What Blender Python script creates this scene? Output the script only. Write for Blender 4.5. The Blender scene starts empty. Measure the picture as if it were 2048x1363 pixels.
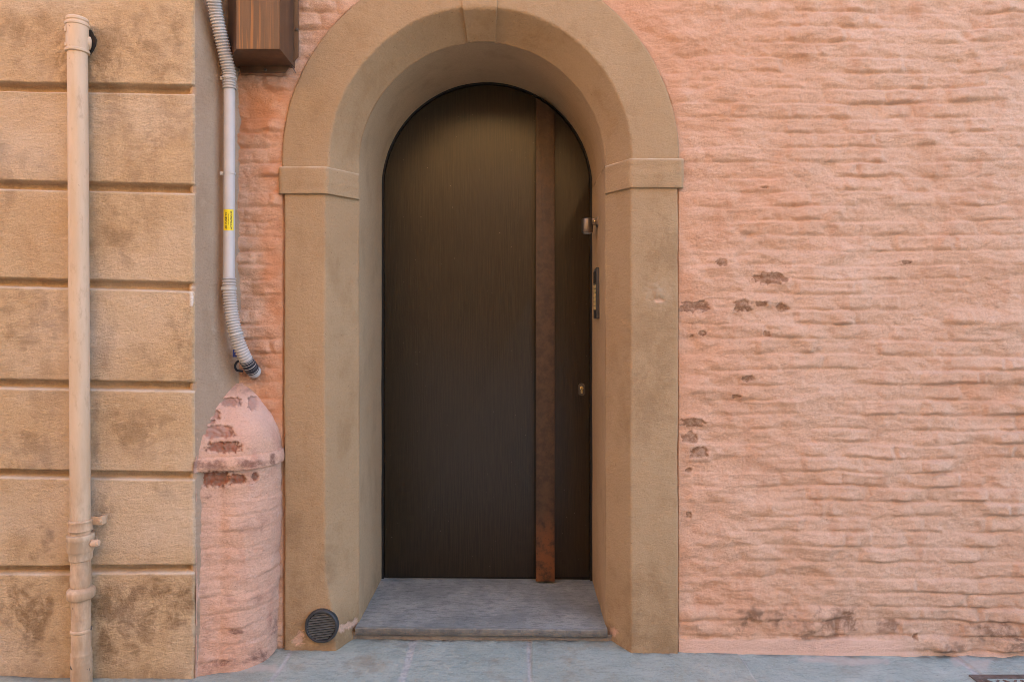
import bpy, bmesh, math
import numpy as np
from mathutils import Vector, Matrix

C = bpy.context.scene.collection
sc = bpy.context.scene
R = math.radians

# ------------------------------------------------------------------ camera, sky, sun, exposure
CZ = 1.145                     # eye height above the pavement
F, VX, VY = 1365.0, 1030.0, 642.0   # focal length and vanishing point measured on the 2048 px photograph
cam_data = bpy.data.cameras.new('camera')
cam = bpy.data.objects.new('camera', cam_data); C.objects.link(cam)
cam.location = (0, 0, CZ); cam.rotation_euler = (R(90), 0, 0)
cam_data.sensor_width = 36; cam_data.lens = F / 2048 * 36
cam_data.shift_x = -(VX - 1024) / 2048; cam_data.shift_y = -(681.5 - VY) / 2048
cam_data.clip_start = 0.02; cam_data.clip_end = 500
sc.camera = cam

SUN_EL, SUN_AZ = 40.0, 18.0    # sun stands behind the pink house, the street is in its shade
world = bpy.data.worlds.new('World'); sc.world = world; world.use_nodes = True
wn = world.node_tree.nodes; wl = world.node_tree.links
sky = wn.new('ShaderNodeTexSky'); sky.sky_type = 'NISHITA'; sky.sun_disc = False
sky.sun_elevation = R(SUN_EL); sky.sun_rotation = R(SUN_AZ)
sky.air_density = 0.85; sky.dust_density = 2.4; sky.ozone_density = 0.55   # a slightly hazy, pale sky
bg = wn['Background']; bg.inputs['Strength'].default_value = 0.15
wl.new(sky.outputs['Color'], bg.inputs['Color'])
sun_data = bpy.data.lights.new('sun', 'SUN'); sun_data.energy = 5.0; sun_data.angle = R(0.5)
sun_data.color = (1.0, 0.94, 0.85)
sun = bpy.data.objects.new('sun', sun_data); C.objects.link(sun)
sd = Vector((math.sin(R(SUN_AZ)) * math.cos(R(SUN_EL)), math.cos(R(SUN_AZ)) * math.cos(R(SUN_EL)), math.sin(R(SUN_EL))))
sun.rotation_euler = sd.to_track_quat('Z', 'Y').to_euler(); sun.location = sd * 30
sc.view_settings.view_transform = 'Standard'; sc.view_settings.look = 'None'
sc.view_settings.gamma = 1.0; sc.view_settings.exposure = 2.93
sc.cycles.use_denoising = True; sc.cycles.filter_width = 0.85
sc.cycles.max_bounces = 8; sc.cycles.diffuse_bounces = 5

# ------------------------------------------------------------------ depths of the planes of the place
DL = 2.165     # front of the rusticated house
DP = 2.36      # face of the pink wall and of the door surround
DI = 2.48      # inner edge of the surround's splay
DD = 2.90      # door
XC = -0.119    # axis of the arch
ZS = CZ + 0.565  # springing of the arch

def W(px, py, d):
    return Vector(((px - VX) / F * d, d, CZ + (VY - py) / F * d))
def wx(px, d): return (px - VX) / F * d
def wz(py, d): return CZ + (VY - py) / F * d
def gz(x): return 0.002 - 0.011 * x          # the street falls gently to one side
def proj(P):
    Y = np.maximum(P[..., 1], 0.2)
    return VX + P[..., 0] / Y * F, VY - (P[..., 2] - CZ) / Y * F

# ------------------------------------------------------------------ noise in numpy
def _hash(ix, iy, seed):
    ix = np.asarray(ix).astype(np.int64); iy = np.asarray(iy).astype(np.int64)
    h = (ix * 374761393 + iy * 668265263 + seed * 1442695041) & 0xFFFFFFFF
    h = ((h ^ (h >> 13)) * 1274126177) & 0xFFFFFFFF
    h = ((h ^ (h >> 16)) * 2246822519) & 0xFFFFFFFF
    return (h ^ (h >> 15)) / 4294967295.0
def rnd(ix, iy, seed=0): return _hash(ix, iy, seed)
def perlin(x, y, seed=0):
    x, y = np.broadcast_arrays(np.asarray(x, float), np.asarray(y, float))
    xi = np.floor(x); yi = np.floor(y); fx = x - xi; fy = y - yi
    u = fx * fx * fx * (fx * (fx * 6 - 15) + 10); v = fy * fy * fy * (fy * (fy * 6 - 15) + 10)
    def g(a, b):
        t = _hash(xi + a, yi + b, seed) * 6.2831853
        return np.cos(t) * (fx - a) + np.sin(t) * (fy - b)
    n0 = g(0, 0) * (1 - u) + g(1, 0) * u
    n1 = g(0, 1) * (1 - u) + g(1, 1) * u
    return (n0 * (1 - v) + n1 * v) * 1.5
def fbm(x, y, o=4, seed=0, gain=0.5):
    a, s, t = 1.0, 0.0, 0.0
    for k in range(o):
        s = s + a * perlin(x * 2 ** k, y * 2 ** k, seed + k * 17); t += a; a *= gain
    return s / t
def ss(a, b, x):
    t = np.clip((x - a) / (b - a), 0, 1); return t * t * (3 - 2 * t)

def patches(u, v, lst, seed=1, rough=0.45, soft=0.12, fr=0.11, pw_=2.6):
    """mask of irregular patches (centre, width, height on the photograph) on a surface whose points were measured there"""
    m = np.zeros(u.shape)
    for k, (cx, cy, w, h) in enumerate(lst):
        sel = (np.abs(u - cx) < w) & (np.abs(v - cy) < h)
        if not sel.any(): continue
        a = u[sel]; b = v[sel]
        d = ((np.abs(a - cx) / (w / 2)) ** pw_ + (np.abs(b - cy) / (h / 2)) ** pw_) ** (1 / pw_)
        d = d + rough * fbm(a * fr, b * fr * 1.3, 3, seed + k)
        m[sel] = np.maximum(m[sel], 1 - ss(1 - soft, 1 + soft, d))
    return m

# ------------------------------------------------------------------ mesh helpers
def tag(o, label=None, cat=None, group=None, kind=None):
    if label: o['label'] = label
    if cat: o['category'] = cat
    if group: o['group'] = group
    if kind: o['kind'] = kind
    return o
def thing(name, loc, label, cat, group=None):
    o = bpy.data.objects.new(name, None); C.objects.link(o); o.location = loc
    o.empty_display_size = 0.1
    return tag(o, label, cat, group)
def link(name, me, mat, parent=None):
    """vertices are given in world space; under a thing they are moved to its own space"""
    o = bpy.data.objects.new(name, me); C.objects.link(o)
    if mat: me.materials.append(mat)
    if parent is not None:
        off = Vector((0, 0, 0)); p = parent
        while p is not None: off += p.location; p = p.parent
        me.transform(Matrix.Translation(-off)); o.parent = parent
    return o
def grid(name, P, mat, parent=None, attrs=None, keep=None, flip=False, close_u=False):
    n, m = P.shape[:2]
    idx = np.arange(n * m).reshape(n, m)
    if close_u: idx = np.concatenate([idx, idx[:1]], 0)
    a = idx[:-1, :-1]; b = idx[1:, :-1]; c = idx[1:, 1:]; d = idx[:-1, 1:]
    q = np.stack([a, d, c, b] if flip else [a, b, c, d], -1).reshape(-1, 4)
    if keep is not None:
        k = keep.reshape(-1); q = q[k[q].all(1)]
    used = np.zeros(n * m, bool); used[q.reshape(-1)] = True
    new = np.cumsum(used) - 1
    q = new[q]; V = P.reshape(-1, 3)[used]
    me = bpy.data.meshes.new(name)
    me.vertices.add(len(V)); me.vertices.foreach_set('co', V.astype(np.float32).ravel())
    me.loops.add(q.size); me.loops.foreach_set('vertex_index', q.astype(np.int32).ravel())
    me.polygons.add(len(q)); me.polygons.foreach_set('loop_start', np.arange(0, q.size, 4, dtype=np.int32))
    me.polygons.foreach_set('loop_total', np.full(len(q), 4, np.int32))
    me.update(calc_edges=True)
    me.polygons.foreach_set('use_smooth', np.ones(len(q), bool))
    for k, arr in (attrs or {}).items():
        at = me.attributes.new(k, 'FLOAT', 'POINT')
        at.data.foreach_set('value', np.broadcast_to(arr, (n, m)).reshape(-1)[used].astype(np.float32))
    return link(name, me, mat, parent)
def from_bm(name, bm, mat, parent=None, smooth=True, angle=35):
    bmesh.ops.recalc_face_normals(bm, faces=bm.faces)
    me = bpy.data.meshes.new(name); bm.to_mesh(me); bm.free()
    if smooth:
        me.polygons.foreach_set('use_smooth', np.ones(len(me.polygons), bool))
        try: me.set_sharp_from_angle(angle=R(angle))
        except Exception: pass
    return link(name, me, mat, parent)
def bm_box(bm, x0, x1, y0, y1, z0, z1, bev=0.0, seg=2):
    r = bmesh.ops.create_cube(bm, size=1)
    vs = r['verts']
    for v in vs:
        v.co = Vector((x0 + (v.co.x + .5) * (x1 - x0), y0 + (v.co.y + .5) * (y1 - y0), z0 + (v.co.z + .5) * (z1 - z0)))
    if bev:
        es = list({e for v in vs for e in v.link_edges})
        bmesh.ops.bevel(bm, geom=es, offset=bev, segments=seg, affect='EDGES', profile=0.5)
    return bm
def bm_prism(bm, poly, axis, a0, a1, bev=0.0):
    """poly: 2D outline; axis 'y' -> (x,z) outline extruded along y, 'z' -> (x,y) outline along z"""
    def p(u, v, a): return (u, a, v) if axis == 'y' else ((u, v, a) if axis == 'z' else (a, u, v))
    lo = [bm.verts.new(p(u, v, a0)) for u, v in poly]; hi = [bm.verts.new(p(u, v, a1)) for u, v in poly]
    n = len(poly)
    f1 = bm.faces.new(lo); f2 = bm.faces.new(hi[::-1])
    for i in range(n): bm.faces.new((lo[i], hi[i], hi[(i + 1) % n], lo[(i + 1) % n]))
    if bev:
        es = list(f1.edges) + list(f2.edges)
        bmesh.ops.bevel(bm, geom=es, offset=bev, segments=2, affect='EDGES', profile=0.5)
    return bm
def bm_lathe(bm, prof, c, axis=Vector((0, 0, 1)), n=40, caps=True):
    """prof: (height, radius) pairs along axis from c"""
    q = axis.normalized().to_track_quat('Z', 'Y')
    rings = []
    for h, r in prof:
        rings.append([bm.verts.new(Vector(c) + q @ Vector((r * math.cos(2 * math.pi * k / n), r * math.sin(2 * math.pi * k / n), h))) for k in range(n)])
    for a, b in zip(rings, rings[1:]):
        for k in range(n): bm.faces.new((a[k], a[(k + 1) % n], b[(k + 1) % n], b[k]))
    if caps:
        bm.faces.new(rings[0][::-1]); bm.faces.new(rings[-1])
    return bm
def smooth_path(pts, step):
    P = np.array([list(p) for p in pts]); n = len(P)
    ext = np.vstack([2 * P[0] - P[1], P, 2 * P[-1] - P[-2]])
    out = []
    for i in range(n - 1):
        p0, p1, p2, p3 = ext[i:i + 4]
        k = max(2, int(np.linalg.norm(p2 - p1) / step))
        t = np.linspace(0, 1, k, endpoint=False)[:, None]
        out.append(0.5 * (2 * p1 + (p2 - p0) * t + (2 * p0 - 5 * p1 + 4 * p2 - p3) * t ** 2 + (3 * p1 - p0 - 3 * p2 + p3) * t ** 3))
    out.append(P[-1:])
    return np.vstack(out)
def tube(name, path, rad, mat, parent, n=24):
    """swept tube; rad is a number or one radius per path point"""
    path = np.asarray(path); L = len(path)
    rad = np.broadcast_to(rad, (L,))
    T = np.gradient(path, axis=0); T /= np.linalg.norm(T, axis=1)[:, None]
    ref = np.array([0.0, -1.0, 0.03]); A = np.cross(T, ref); A /= np.linalg.norm(A, axis=1)[:, None]
    B = np.cross(A, T)
    th = np.linspace(0, 2 * np.pi, n, endpoint=False)
    P = path[None] + rad[None, :, None] * (np.cos(th)[:, None, None] * A[None] + np.sin(th)[:, None, None] * B[None])
    return grid(name, P, mat, parent, close_u=True, flip=False)

# ------------------------------------------------------------------ material helper
class Mat:
    def __init__(s, name):
        s.m = bpy.data.materials.new(name); s.m.use_nodes = True
        s.t = s.m.node_tree; s.b = s.t.nodes['Principled BSDF']
        s.tc = s.t.nodes.new('ShaderNodeTexCoord')
    def put(s, inp, v):
        if isinstance(v, bpy.types.NodeSocket): s.t.links.new(v, inp)
        elif isinstance(v, tuple) and len(v) == 3 and inp.type == 'RGBA': inp.default_value = (*v, 1)
        else: inp.default_value = v
    def vec(s, scale=(1, 1, 1), loc=(0, 0, 0), rot=(0, 0, 0)):
        n = s.t.nodes.new('ShaderNodeMapping'); s.put(n.inputs['Vector'], s.tc.outputs['Object'])
        n.inputs['Scale'].default_value = scale; n.inputs['Location'].default_value = loc; n.inputs['Rotation'].default_value = rot
        return n.outputs['Vector']
    def noise(s, scale, detail=4, rough=0.55, vec=None, dist=0.0):
        n = s.t.nodes.new('ShaderNodeTexNoise')
        s.put(n.inputs['Vector'], vec if vec is not None else s.tc.outputs['Object'])
        n.inputs['Scale'].default_value = scale; n.inputs['Detail'].default_value = detail
        n.inputs['Roughness'].default_value = rough; n.inputs['Distortion'].default_value = dist
        return n.outputs['Fac']
    def voro(s, scale, vec=None, feature='F1'):
        n = s.t.nodes.new('ShaderNodeTexVoronoi'); n.feature = feature
        s.put(n.inputs['Vector'], vec if vec is not None else s.tc.outputs['Object'])
        n.inputs['Scale'].default_value = scale
        return n.outputs['Distance']
    def range(s, v, a, b, c=0.0, d=1.0):
        n = s.t.nodes.new('ShaderNodeMapRange'); n.interpolation_type = 'SMOOTHSTEP'
        s.put(n.inputs['Value'], v)
        for k, x in zip(('From Min', 'From Max', 'To Min', 'To Max'), (a, b, c, d)): n.inputs[k].default_value = x
        return n.outputs['Result']
    def math(s, op, a, b=0.0):
        n = s.t.nodes.new('ShaderNodeMath'); n.operation = op
        s.put(n.inputs[0], a); s.put(n.inputs[1], b); return n.outputs[0]
    def mix(s, f, a, b, mode='MIX'):
        n = s.t.nodes.new('ShaderNodeMix'); n.data_type = 'RGBA'; n.blend_type = mode
        s.put(n.inputs[0], f); s.put(n.inputs[6], a); s.put(n.inputs[7], b); return n.outputs[2]
    def attr(s, name):
        n = s.t.nodes.new('ShaderNodeAttribute'); n.attribute_name = name; return n.outputs['Fac']
    def bump(s, h, dist, strength=1.0, normal=None):
        n = s.t.nodes.new('ShaderNodeBump'); n.inputs['Distance'].default_value = dist; n.inputs['Strength'].default_value = strength
        s.put(n.inputs['Height'], h)
        if normal is not None: s.put(n.inputs['Normal'], normal)
        return n.outputs['Normal']
    def out(s, color, rough=0.85, normal=None, metal=0.0, spec=0.3):
        s.put(s.b.inputs['Base Color'], color); s.put(s.b.inputs['Roughness'], rough)
        s.put(s.b.inputs['Metallic'], metal); s.put(s.b.inputs['Specular IOR Level'], spec)
        if normal is not None: s.put(s.b.inputs['Normal'], normal)
        return s.m

def plaster(name, base, alt, dirt, fine=0.0016, sand=420, light=None, stain=(0.16, 0.095, 0.055), chipc=None, deep=None, grain=0.42):
    M = Mat(name)
    big = M.range(M.noise(2.3, 5, 0.6), 0.35, 0.68)
    col = M.mix(big, base, alt)
    mid = M.range(M.noise(9, 5, 0.65, M.vec((1, 1, 0.6), (3, 1, 7))), 0.5, 0.72, 0, 0.55)
    col = M.mix(mid, col, dirt)
    if light:
        li = M.range(M.noise(14, 5, 0.7, M.vec((1, 1, 2.0), (9, 4, 2))), 0.56, 0.75, 0, 0.6)
        col = M.mix(li, col, light)
    sp = M.noise(sand * 0.36, 5, 0.85)
    col = M.mix(M.range(sp, 0.38, 0.68, 0.0, grain), col, tuple(c * 0.55 for c in base))
    specks = M.range(M.noise(150, 2, 0.5, M.vec((1, 1, 1), (5, 5, 5))), 0.70, 0.76, 0, 0.5)
    col = M.mix(specks, col, tuple(c * 0.45 for c in dirt))
    st = M.attr('stain')
    brk = M.range(M.noise(13, 9, 0.72, M.vec((1, 1, 0.8), (2, 5, 1)), 0.4), 0.40, 0.57)
    if deep: col = M.mix(M.math('MULTIPLY', M.attr('deep'), M.range(M.noise(6, 5, 0.6), 0.25, 0.6)), col, deep)
    col = M.mix(M.math('MULTIPLY', st, brk), col, stain)
    if chipc:
        cv = M.range(M.noise(60, 6, 0.7), 0.35, 0.65)
        col = M.mix(M.attr('chip'), col, M.mix(cv, chipc[0], chipc[1]))
        if len(chipc) > 2: col = M.mix(M.attr('pale'), col, chipc[2])
    h = M.math('ADD', M.math('MULTIPLY', M.noise(sand * 0.34, 5, 0.8, M.vec((1, 1, 1.25))), 1.3),
               M.math('MULTIPLY', M.noise(48, 5, 0.65, M.vec((1, 1, 1.6))), 1.4))
    return M.out(col, 0.92, M.bump(h, fine * 2.4), spec=0.03)

def flat_metal(name, a, b, rough=0.5, metal=0.0, sc_=40, bump=0.0003, spec=0.4):
    M = Mat(name)
    f = M.noise(sc_, 5, 0.65)
    return M.out(M.mix(M.range(f, 0.35, 0.7), a, b), M.range(f, 0.3, 0.7, rough - 0.08, rough + 0.1), M.bump(M.noise(sc_ * 5, 3), bump), metal, spec)

m_pink = plaster('pink_limewash', (0.69, 0.445, 0.308), (0.66, 0.388, 0.248), (0.57, 0.285, 0.162), fine=0.0016, sand=380,
                 light=(0.76, 0.54, 0.405), stain=(0.29, 0.165, 0.105), deep=(0.60, 0.28, 0.145),
                 chipc=((0.28, 0.145, 0.085), (0.45, 0.28, 0.185), (0.74, 0.48, 0.365)))
m_guard = plaster('pink_guard_plaster', (0.71, 0.45, 0.325), (0.68, 0.385, 0.265), (0.52, 0.235, 0.165), fine=0.0016, sand=360,
                  light=(0.76, 0.53, 0.44), stain=(0.20, 0.10, 0.075),
                  chipc=((0.36, 0.135, 0.08), (0.30, 0.185, 0.135), (0.76, 0.52, 0.43)))
m_tan = plaster('ochre_rusticated_plaster', (0.62, 0.445, 0.268), (0.575, 0.395, 0.225), (0.455, 0.285, 0.145), fine=0.0018, sand=330,
                light=(0.72, 0.55, 0.36), stain=(0.215, 0.13, 0.066), chipc=((0.8, 0.76, 0.7), (0.7, 0.66, 0.6), (0.74, 0.64, 0.53)))
m_stucco = plaster('sand_stucco', (0.418, 0.288, 0.166), (0.385, 0.257, 0.143), (0.30, 0.188, 0.096), fine=0.0009, sand=420, grain=0.26,
                   stain=(0.235, 0.145, 0.075), chipc=((0.64, 0.40, 0.28), (0.52, 0.35, 0.25), (0.56, 0.44, 0.31)))
m_reveal = plaster('smooth_stucco', (0.50, 0.345, 0.205), (0.475, 0.32, 0.185), (0.375, 0.245, 0.138), fine=0.0004, sand=500, stain=(0.27, 0.19, 0.11))

def stone(name, a, b, c, attr=False, sc_=1.0):
    M = Mat(name)
    col = M.mix(M.range(M.noise(5 * sc_, 6, 0.65), 0.35, 0.68), a, b)
    col = M.mix(M.range(M.noise(45, 5, 0.75, M.vec((0.5, 1.6, 1))), 0.45, 0.7, 0, 0.8), col, c)
    gr = M.noise(120, 6, 0.9)
    col = M.mix(M.range(gr, 0.52, 0.66, 0, 0.8), col, tuple(min(1, x * 2.0) for x in c))
    col = M.mix(M.range(gr, 0.46, 0.34, 0, 0.75), col, tuple(x * 0.4 for x in a))
    if attr == 'dirt':
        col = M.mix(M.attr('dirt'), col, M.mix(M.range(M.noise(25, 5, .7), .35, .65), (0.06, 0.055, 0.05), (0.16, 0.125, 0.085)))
    elif attr:
        col = M.mix(M.attr('tint'), col, M.mix(0.5, col, (0.30, 0.25, 0.16)))
        col = M.mix(M.attr('joint'), col, M.mix(M.range(M.noise(70, 4), 0.4, 0.65), (0.46, 0.46, 0.43), (0.33, 0.335, 0.32)))
        rust = M.range(M.noise(4.5, 5, 0.6, M.vec((1, 1, 1), (2, 8, 1))), 0.56, 0.72, 0, 0.55)
        col = M.mix(rust, col, (0.24, 0.19, 0.12))
        col = M.mix(M.math('MULTIPLY', M.attr('grime_shade'), M.range(M.noise(22, 6, 0.7), 0.3, 0.6)), col, (0.085, 0.075, 0.06))
        col = M.mix(M.attr('pale'), col, (0.5, 0.42, 0.36))
    h = M.math('ADD', M.math('MULTIPLY', gr, 0.5), M.noise(60, 6, 0.7))
    return M.out(col, M.range(M.noise(30, 4), 0.3, 0.7, 0.45, 0.68), M.bump(h, 0.0026), spec=0.45)
m_pave = stone('grey_green_slab', (0.31, 0.37, 0.335), (0.43, 0.475, 0.43), (0.215, 0.275, 0.255), True)
m_step = stone('granite_step', (0.225, 0.24, 0.225), (0.37, 0.38, 0.355), (0.12, 0.132, 0.13), 'dirt')
m_plinth = stone('dirty_mortar', (0.26, 0.215, 0.165), (0.20, 0.17, 0.14), (0.13, 0.11, 0.09))
M = Mat('asphalt'); m_ground = M.out(M.mix(M.noise(30, 6), (0.07, 0.07, 0.07), (0.12, 0.115, 0.11)), 0.9)

def door_wood():
    M = Mat('dark_oak_veneer')
    warp = M.noise(1.6, 3, 0.5, M.vec((1.0, 1, 0.30)), 0.4)
    n = M.t.nodes.new('ShaderNodeTexWave'); n.wave_type = 'BANDS'; n.bands_direction = 'X'
    cmb = M.t.nodes.new('ShaderNodeCombineXYZ'); sep = M.t.nodes.new('ShaderNodeSeparateXYZ')
    M.put(sep.inputs[0], M.tc.outputs['Object'])
    M.put(cmb.inputs[0], M.math('ADD', M.math('MULTIPLY', sep.outputs[0], 1.0), M.math('MULTIPLY', warp, 0.95)))
    M.put(cmb.inputs[2], sep.outputs[2])
    M.put(n.inputs['Vector'], cmb.outputs[0]); n.inputs['Scale'].default_value = 17; n.inputs['Distortion'].default_value = 2.0
    n.inputs['Detail'].default_value = 2; n.inputs['Detail Scale'].default_value = 2.0
    fib = M.noise(9, 5, 0.75, M.vec((26, 26, 0.7)))
    g = M.math('ADD', M.math('MULTIPLY', n.outputs['Fac'], 0.05), M.math('MULTIPLY', fib, 1.05))
    col = M.mix(M.range(g, 0.38, 0.74), (0.011, 0.0072, 0.0032), (0.032, 0.0212, 0.0092))
    wear = M.range(M.noise(2.2, 5, 0.6, M.vec((1, 1, 0.7), (4, 2, 9))), 0.4, 0.75, 0, 0.5)
    col = M.mix(wear, col, (0.024, 0.0175, 0.0115))
    sp = M.range(M.noise(120, 1, 0.4), 0.77, 0.80, 0, 0.5)
    col = M.mix(sp, col, (0.28, 0.24, 0.19))
    return M.out(col, M.range(fib, 0.3, 0.7, 0.28, 0.34), M.bump(g, 0.0005), spec=0.56)
m_door = door_wood()
m_black = flat_metal('black_frame', (0.008, 0.008, 0.008), (0.014, 0.013, 0.012), 0.5)
def rusty_bar():
    M = Mat('rusted_steel')
    sep = M.t.nodes.new('ShaderNodeSeparateXYZ'); M.put(sep.inputs[0], M.tc.outputs['Object'])
    n = M.noise(22, 6, 0.7); n2 = M.noise(5, 5, 0.6, M.vec((3, 3, 1)))
    col = M.mix(M.range(n, 0.35, 0.68), (0.045, 0.0265, 0.0155), (0.088, 0.052, 0.029))
    low = M.range(M.math('ADD', sep.outputs[2], M.math('MULTIPLY', n2, 0.35)), 0.58, 0.24)
    col = M.mix(M.math('MULTIPLY', low, M.range(n, 0.3, 0.6)), col, (0.20, 0.074, 0.025))
    col = M.mix(M.range(M.noise(160, 2), 0.66, 0.74, 0, 0.7), col, (0.03, 0.018, 0.012))
    return M.out(col, M.range(n, 0.3, 0.7, 0.45, 0.65), M.bump(M.noise(110, 5), 0.0006), 0.25, 0.5)
m_bar = rusty_bar()
m_brass = flat_metal('brass', (0.62, 0.47, 0.2), (0.5, 0.37, 0.16), 0.3, 1.0)
m_escut = flat_metal('dark_bronze', (0.11, 0.095, 0.08), (0.08, 0.07, 0.06), 0.4, 0.6)
m_lamp = flat_metal('brushed_grey_metal', (0.14, 0.118, 0.10), (0.19, 0.16, 0.14), 0.42, 0.85, 20)
m_glass = flat_metal('frosted_lens', (0.5, 0.47, 0.42), (0.42, 0.4, 0.36), 0.3)
m_anthr = flat_metal('anthracite_plastic', (0.035, 0.035, 0.037), (0.05, 0.048, 0.046), 0.45)
m_namestrip = flat_metal('yellowed_name_card', (0.66, 0.50, 0.22), (0.55, 0.40, 0.16), 0.5, 0, 200)
m_vent = flat_metal('dark_vent_plastic', (0.11, 0.115, 0.11), (0.19, 0.195, 0.185), 0.38, 0.0, 60, 0.0004, 0.5)
m_ventin = flat_metal('vent_shadow_mesh', (0.006, 0.006, 0.006), (0.01, 0.01, 0.01), 0.8)
def pipe_mat(name, a, b, dirt, flake=None, low=0.95):
    M = Mat(name)
    sep = M.t.nodes.new('ShaderNodeSeparateXYZ'); M.put(sep.inputs[0], M.tc.outputs['Object'])
    n = M.noise(7, 5, 0.6, M.vec((3, 3, 0.5))); col = M.mix(M.range(n, 0.35, 0.7), a, b)
    col = M.mix(M.range(M.noise(40, 5, 0.7, M.vec((1, 1, 0.35))), 0.52, 0.75, 0, 0.5), col, dirt)
    gr = M.range(M.math('ADD', sep.outputs[2], M.math('MULTIPLY', M.noise(9, 4), 0.3)), low, low - 0.35, 0, 0.55)
    col = M.mix(M.math('MULTIPLY', gr, M.range(M.noise(25, 6, 0.7, M.vec((1, 1, 0.3))), 0.35, 0.6)), col, dirt)
    col = M.mix(M.range(M.noise(55, 3, 0.5, M.vec((1, 1, 0.4), (3, 3, 3))), 0.72, 0.76, 0, 0.6), col, tuple(x * 0.5 for x in dirt))
    h = M.noise(60, 5, 0.6); d = 0.0004
    if flake:
        fl = M.range(M.noise(30, 4, 0.6, M.vec((1, 1, 0.8), (1, 2, 3))), 0.63, 0.66)
        fl = M.math('MULTIPLY', fl, M.range(sep.outputs[2], 0.34, 0.16))
        col = M.mix(fl, col, flake); h = M.math('SUBTRACT', M.noise(45, 5, 0.6), fl); d = 0.0016
    return M.out(col, 0.55, M.bump(h, d), spec=0.35)
m_pipe = pipe_mat('beige_painted_pipe', (0.60, 0.45, 0.31), (0.54, 0.385, 0.245), (0.31, 0.20, 0.115))
m_castiron = pipe_mat('flaking_paint_iron', (0.58, 0.41, 0.27), (0.52, 0.35, 0.21), (0.30, 0.19, 0.11), (0.045, 0.05, 0.055), 1.4)
m_pvc = flat_metal('grey_pvc', (0.50, 0.475, 0.455), (0.46, 0.435, 0.415), 0.42, 0, 12, 0.0001)
m_corr = flat_metal('grey_corrugated_plastic', (0.46, 0.43, 0.40), (0.40, 0.36, 0.325), 0.5, 0, 25, 0.0002)
m_tie = flat_metal('cable_tie_nylon', (0.52, 0.49, 0.45), (0.45, 0.42, 0.38), 0.45)
m_tape = flat_metal('black_tape', (0.012, 0.014, 0.022), (0.02, 0.022, 0.03), 0.4)
m_blue = flat_metal('blue_tape', (0.015, 0.04, 0.22), (0.02, 0.05, 0.28), 0.45)
m_yellow = flat_metal('yellow_sticker', (0.80, 0.62, 0.02), (0.74, 0.56, 0.02), 0.45, 0, 90, 0.0001)
m_ink = flat_metal('black_ink', (0.012, 0.012, 0.012), (0.02, 0.02, 0.02), 0.6)
def box_mat():
    M = Mat('brown_painted_metal')
    n = M.noise(6, 5, 0.6, M.vec((6, 6, 0.5)))
    col = M.mix(M.range(n, 0.35, 0.7), (0.085, 0.042, 0.022), (0.130, 0.065, 0.032))
    st = M.range(M.noise(3.2, 3, 0.6, M.vec((26, 26, 0.55)), 0.3), 0.50, 0.60, 0, 0.85)
    col = M.mix(M.math('MULTIPLY', st, M.attr('drip')), col, (0.25, 0.10, 0.026))
    return M.out(col, 0.42, M.bump(M.noise(200, 4), 0.0003), 0.1, 0.5)
m_box = box_mat()
m_drain = flat_metal('rusty_cast_iron', (0.13, 0.095, 0.075), (0.20, 0.16, 0.14), 0.6, 0.4, 50, 0.0012)
m_roofline = flat_metal('facade_ochre', (0.64, 0.39, 0.16), (0.58, 0.335, 0.13), 0.9, 0, 3)

# ------------------------------------------------------------------ ground and pavement
def graded(a0, f0, f1, a1, fine, coarse):
    return np.unique(np.concatenate([np.arange(a0, f0, coarse), np.arange(f0, f1, fine), np.arange(f1, a1 + coarse, coarse)]))
bm = bmesh.new()
bmesh.ops.create_grid(bm, x_segments=2, y_segments=2, size=80)
for v in bm.verts: v.co.z = -0.04 - 0.011 * v.co.x
g = from_bm('ground', bm, m_ground, smooth=False); tag(g, kind='structure')

xs = graded(-4.2, -1.4, 2.1, 5.2, 0.004, 0.05); ys = graded(-2.6, 1.75, 2.5, 2.7, 0.004, 0.05)
X, Y = np.meshgrid(xs, ys, indexing='ij')
jx = [wx(592, 2.4), wx(828, 2.437), wx(1057, 2.43), wx(1478, 2.36), wx(1912, 2.355)]
jx = [jx[0] - 1.7, jx[0] - .82] + jx + [jx[-1] + .75, jx[-1] + 1.6, jx[-1] + 2.5]
JW = 0.0065 + 0.003 * fbm(X * 9, Y * 9, 2, 5)
joint = np.zeros_like(X); slab = np.zeros_like(X)
row = np.where(Y > 1.55, 0, 1 + np.floor((1.55 - Y) / 0.55))
for k, j in enumerate(jx):
    jj = j + (row % 2) * 0.31 + 0.004 * perlin(Y * 6, X * 0 + k, 31)
    wj = JW * (1.7 if k in (3, 6) else 1.0)
    if k == 5: wj = JW * 0.25
    joint = np.maximum(joint, 1 - ss(wj * 0.7, wj * 1.4, np.abs(X - jj)))
    slab = slab + (X > jj)
yb = np.where(Y > 1.55, np.abs(Y - 1.55), np.abs(((1.55 - Y) / 0.55) - np.round((1.55 - Y) / 0.55)) * 0.55)
joint = np.maximum(joint, 1 - ss(JW * 0.7, JW * 1.4, yb))
tint = rnd(slab, row, 3) * 0.9
off = (rnd(slab, row, 8) - 0.5) * 0.004
Z = gz(X) + off * (1 - joint) - 0.0028 * joint + 0.0022 * fbm(X * 7, Y * 7, 4, 2) + 0.0012 * fbm(X * 60, Y * 30, 3, 9)
P = np.stack([X, Y, Z], -1); u, v = proj(P)
pale = patches(u, v, [(1650, 1318, 90, 12), (1720, 1322, 110, 12), (1960, 1328, 50, 24), (500, 1335, 120, 14), (1920, 1318, 36, 26)], 4, 0.8, 0.4, 0.05) * 0.55
foot = np.where(X < wx(387, DL), DL, np.where(X < wx(565, DP), 2.20 + 0.16 * np.clip((X - wx(400, 2.2)) / 0.2, 0, 1) ** 3, np.clip(DP + (0.53 - np.abs(X - XC)) * 1.3, DP, 2.44)))
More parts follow.
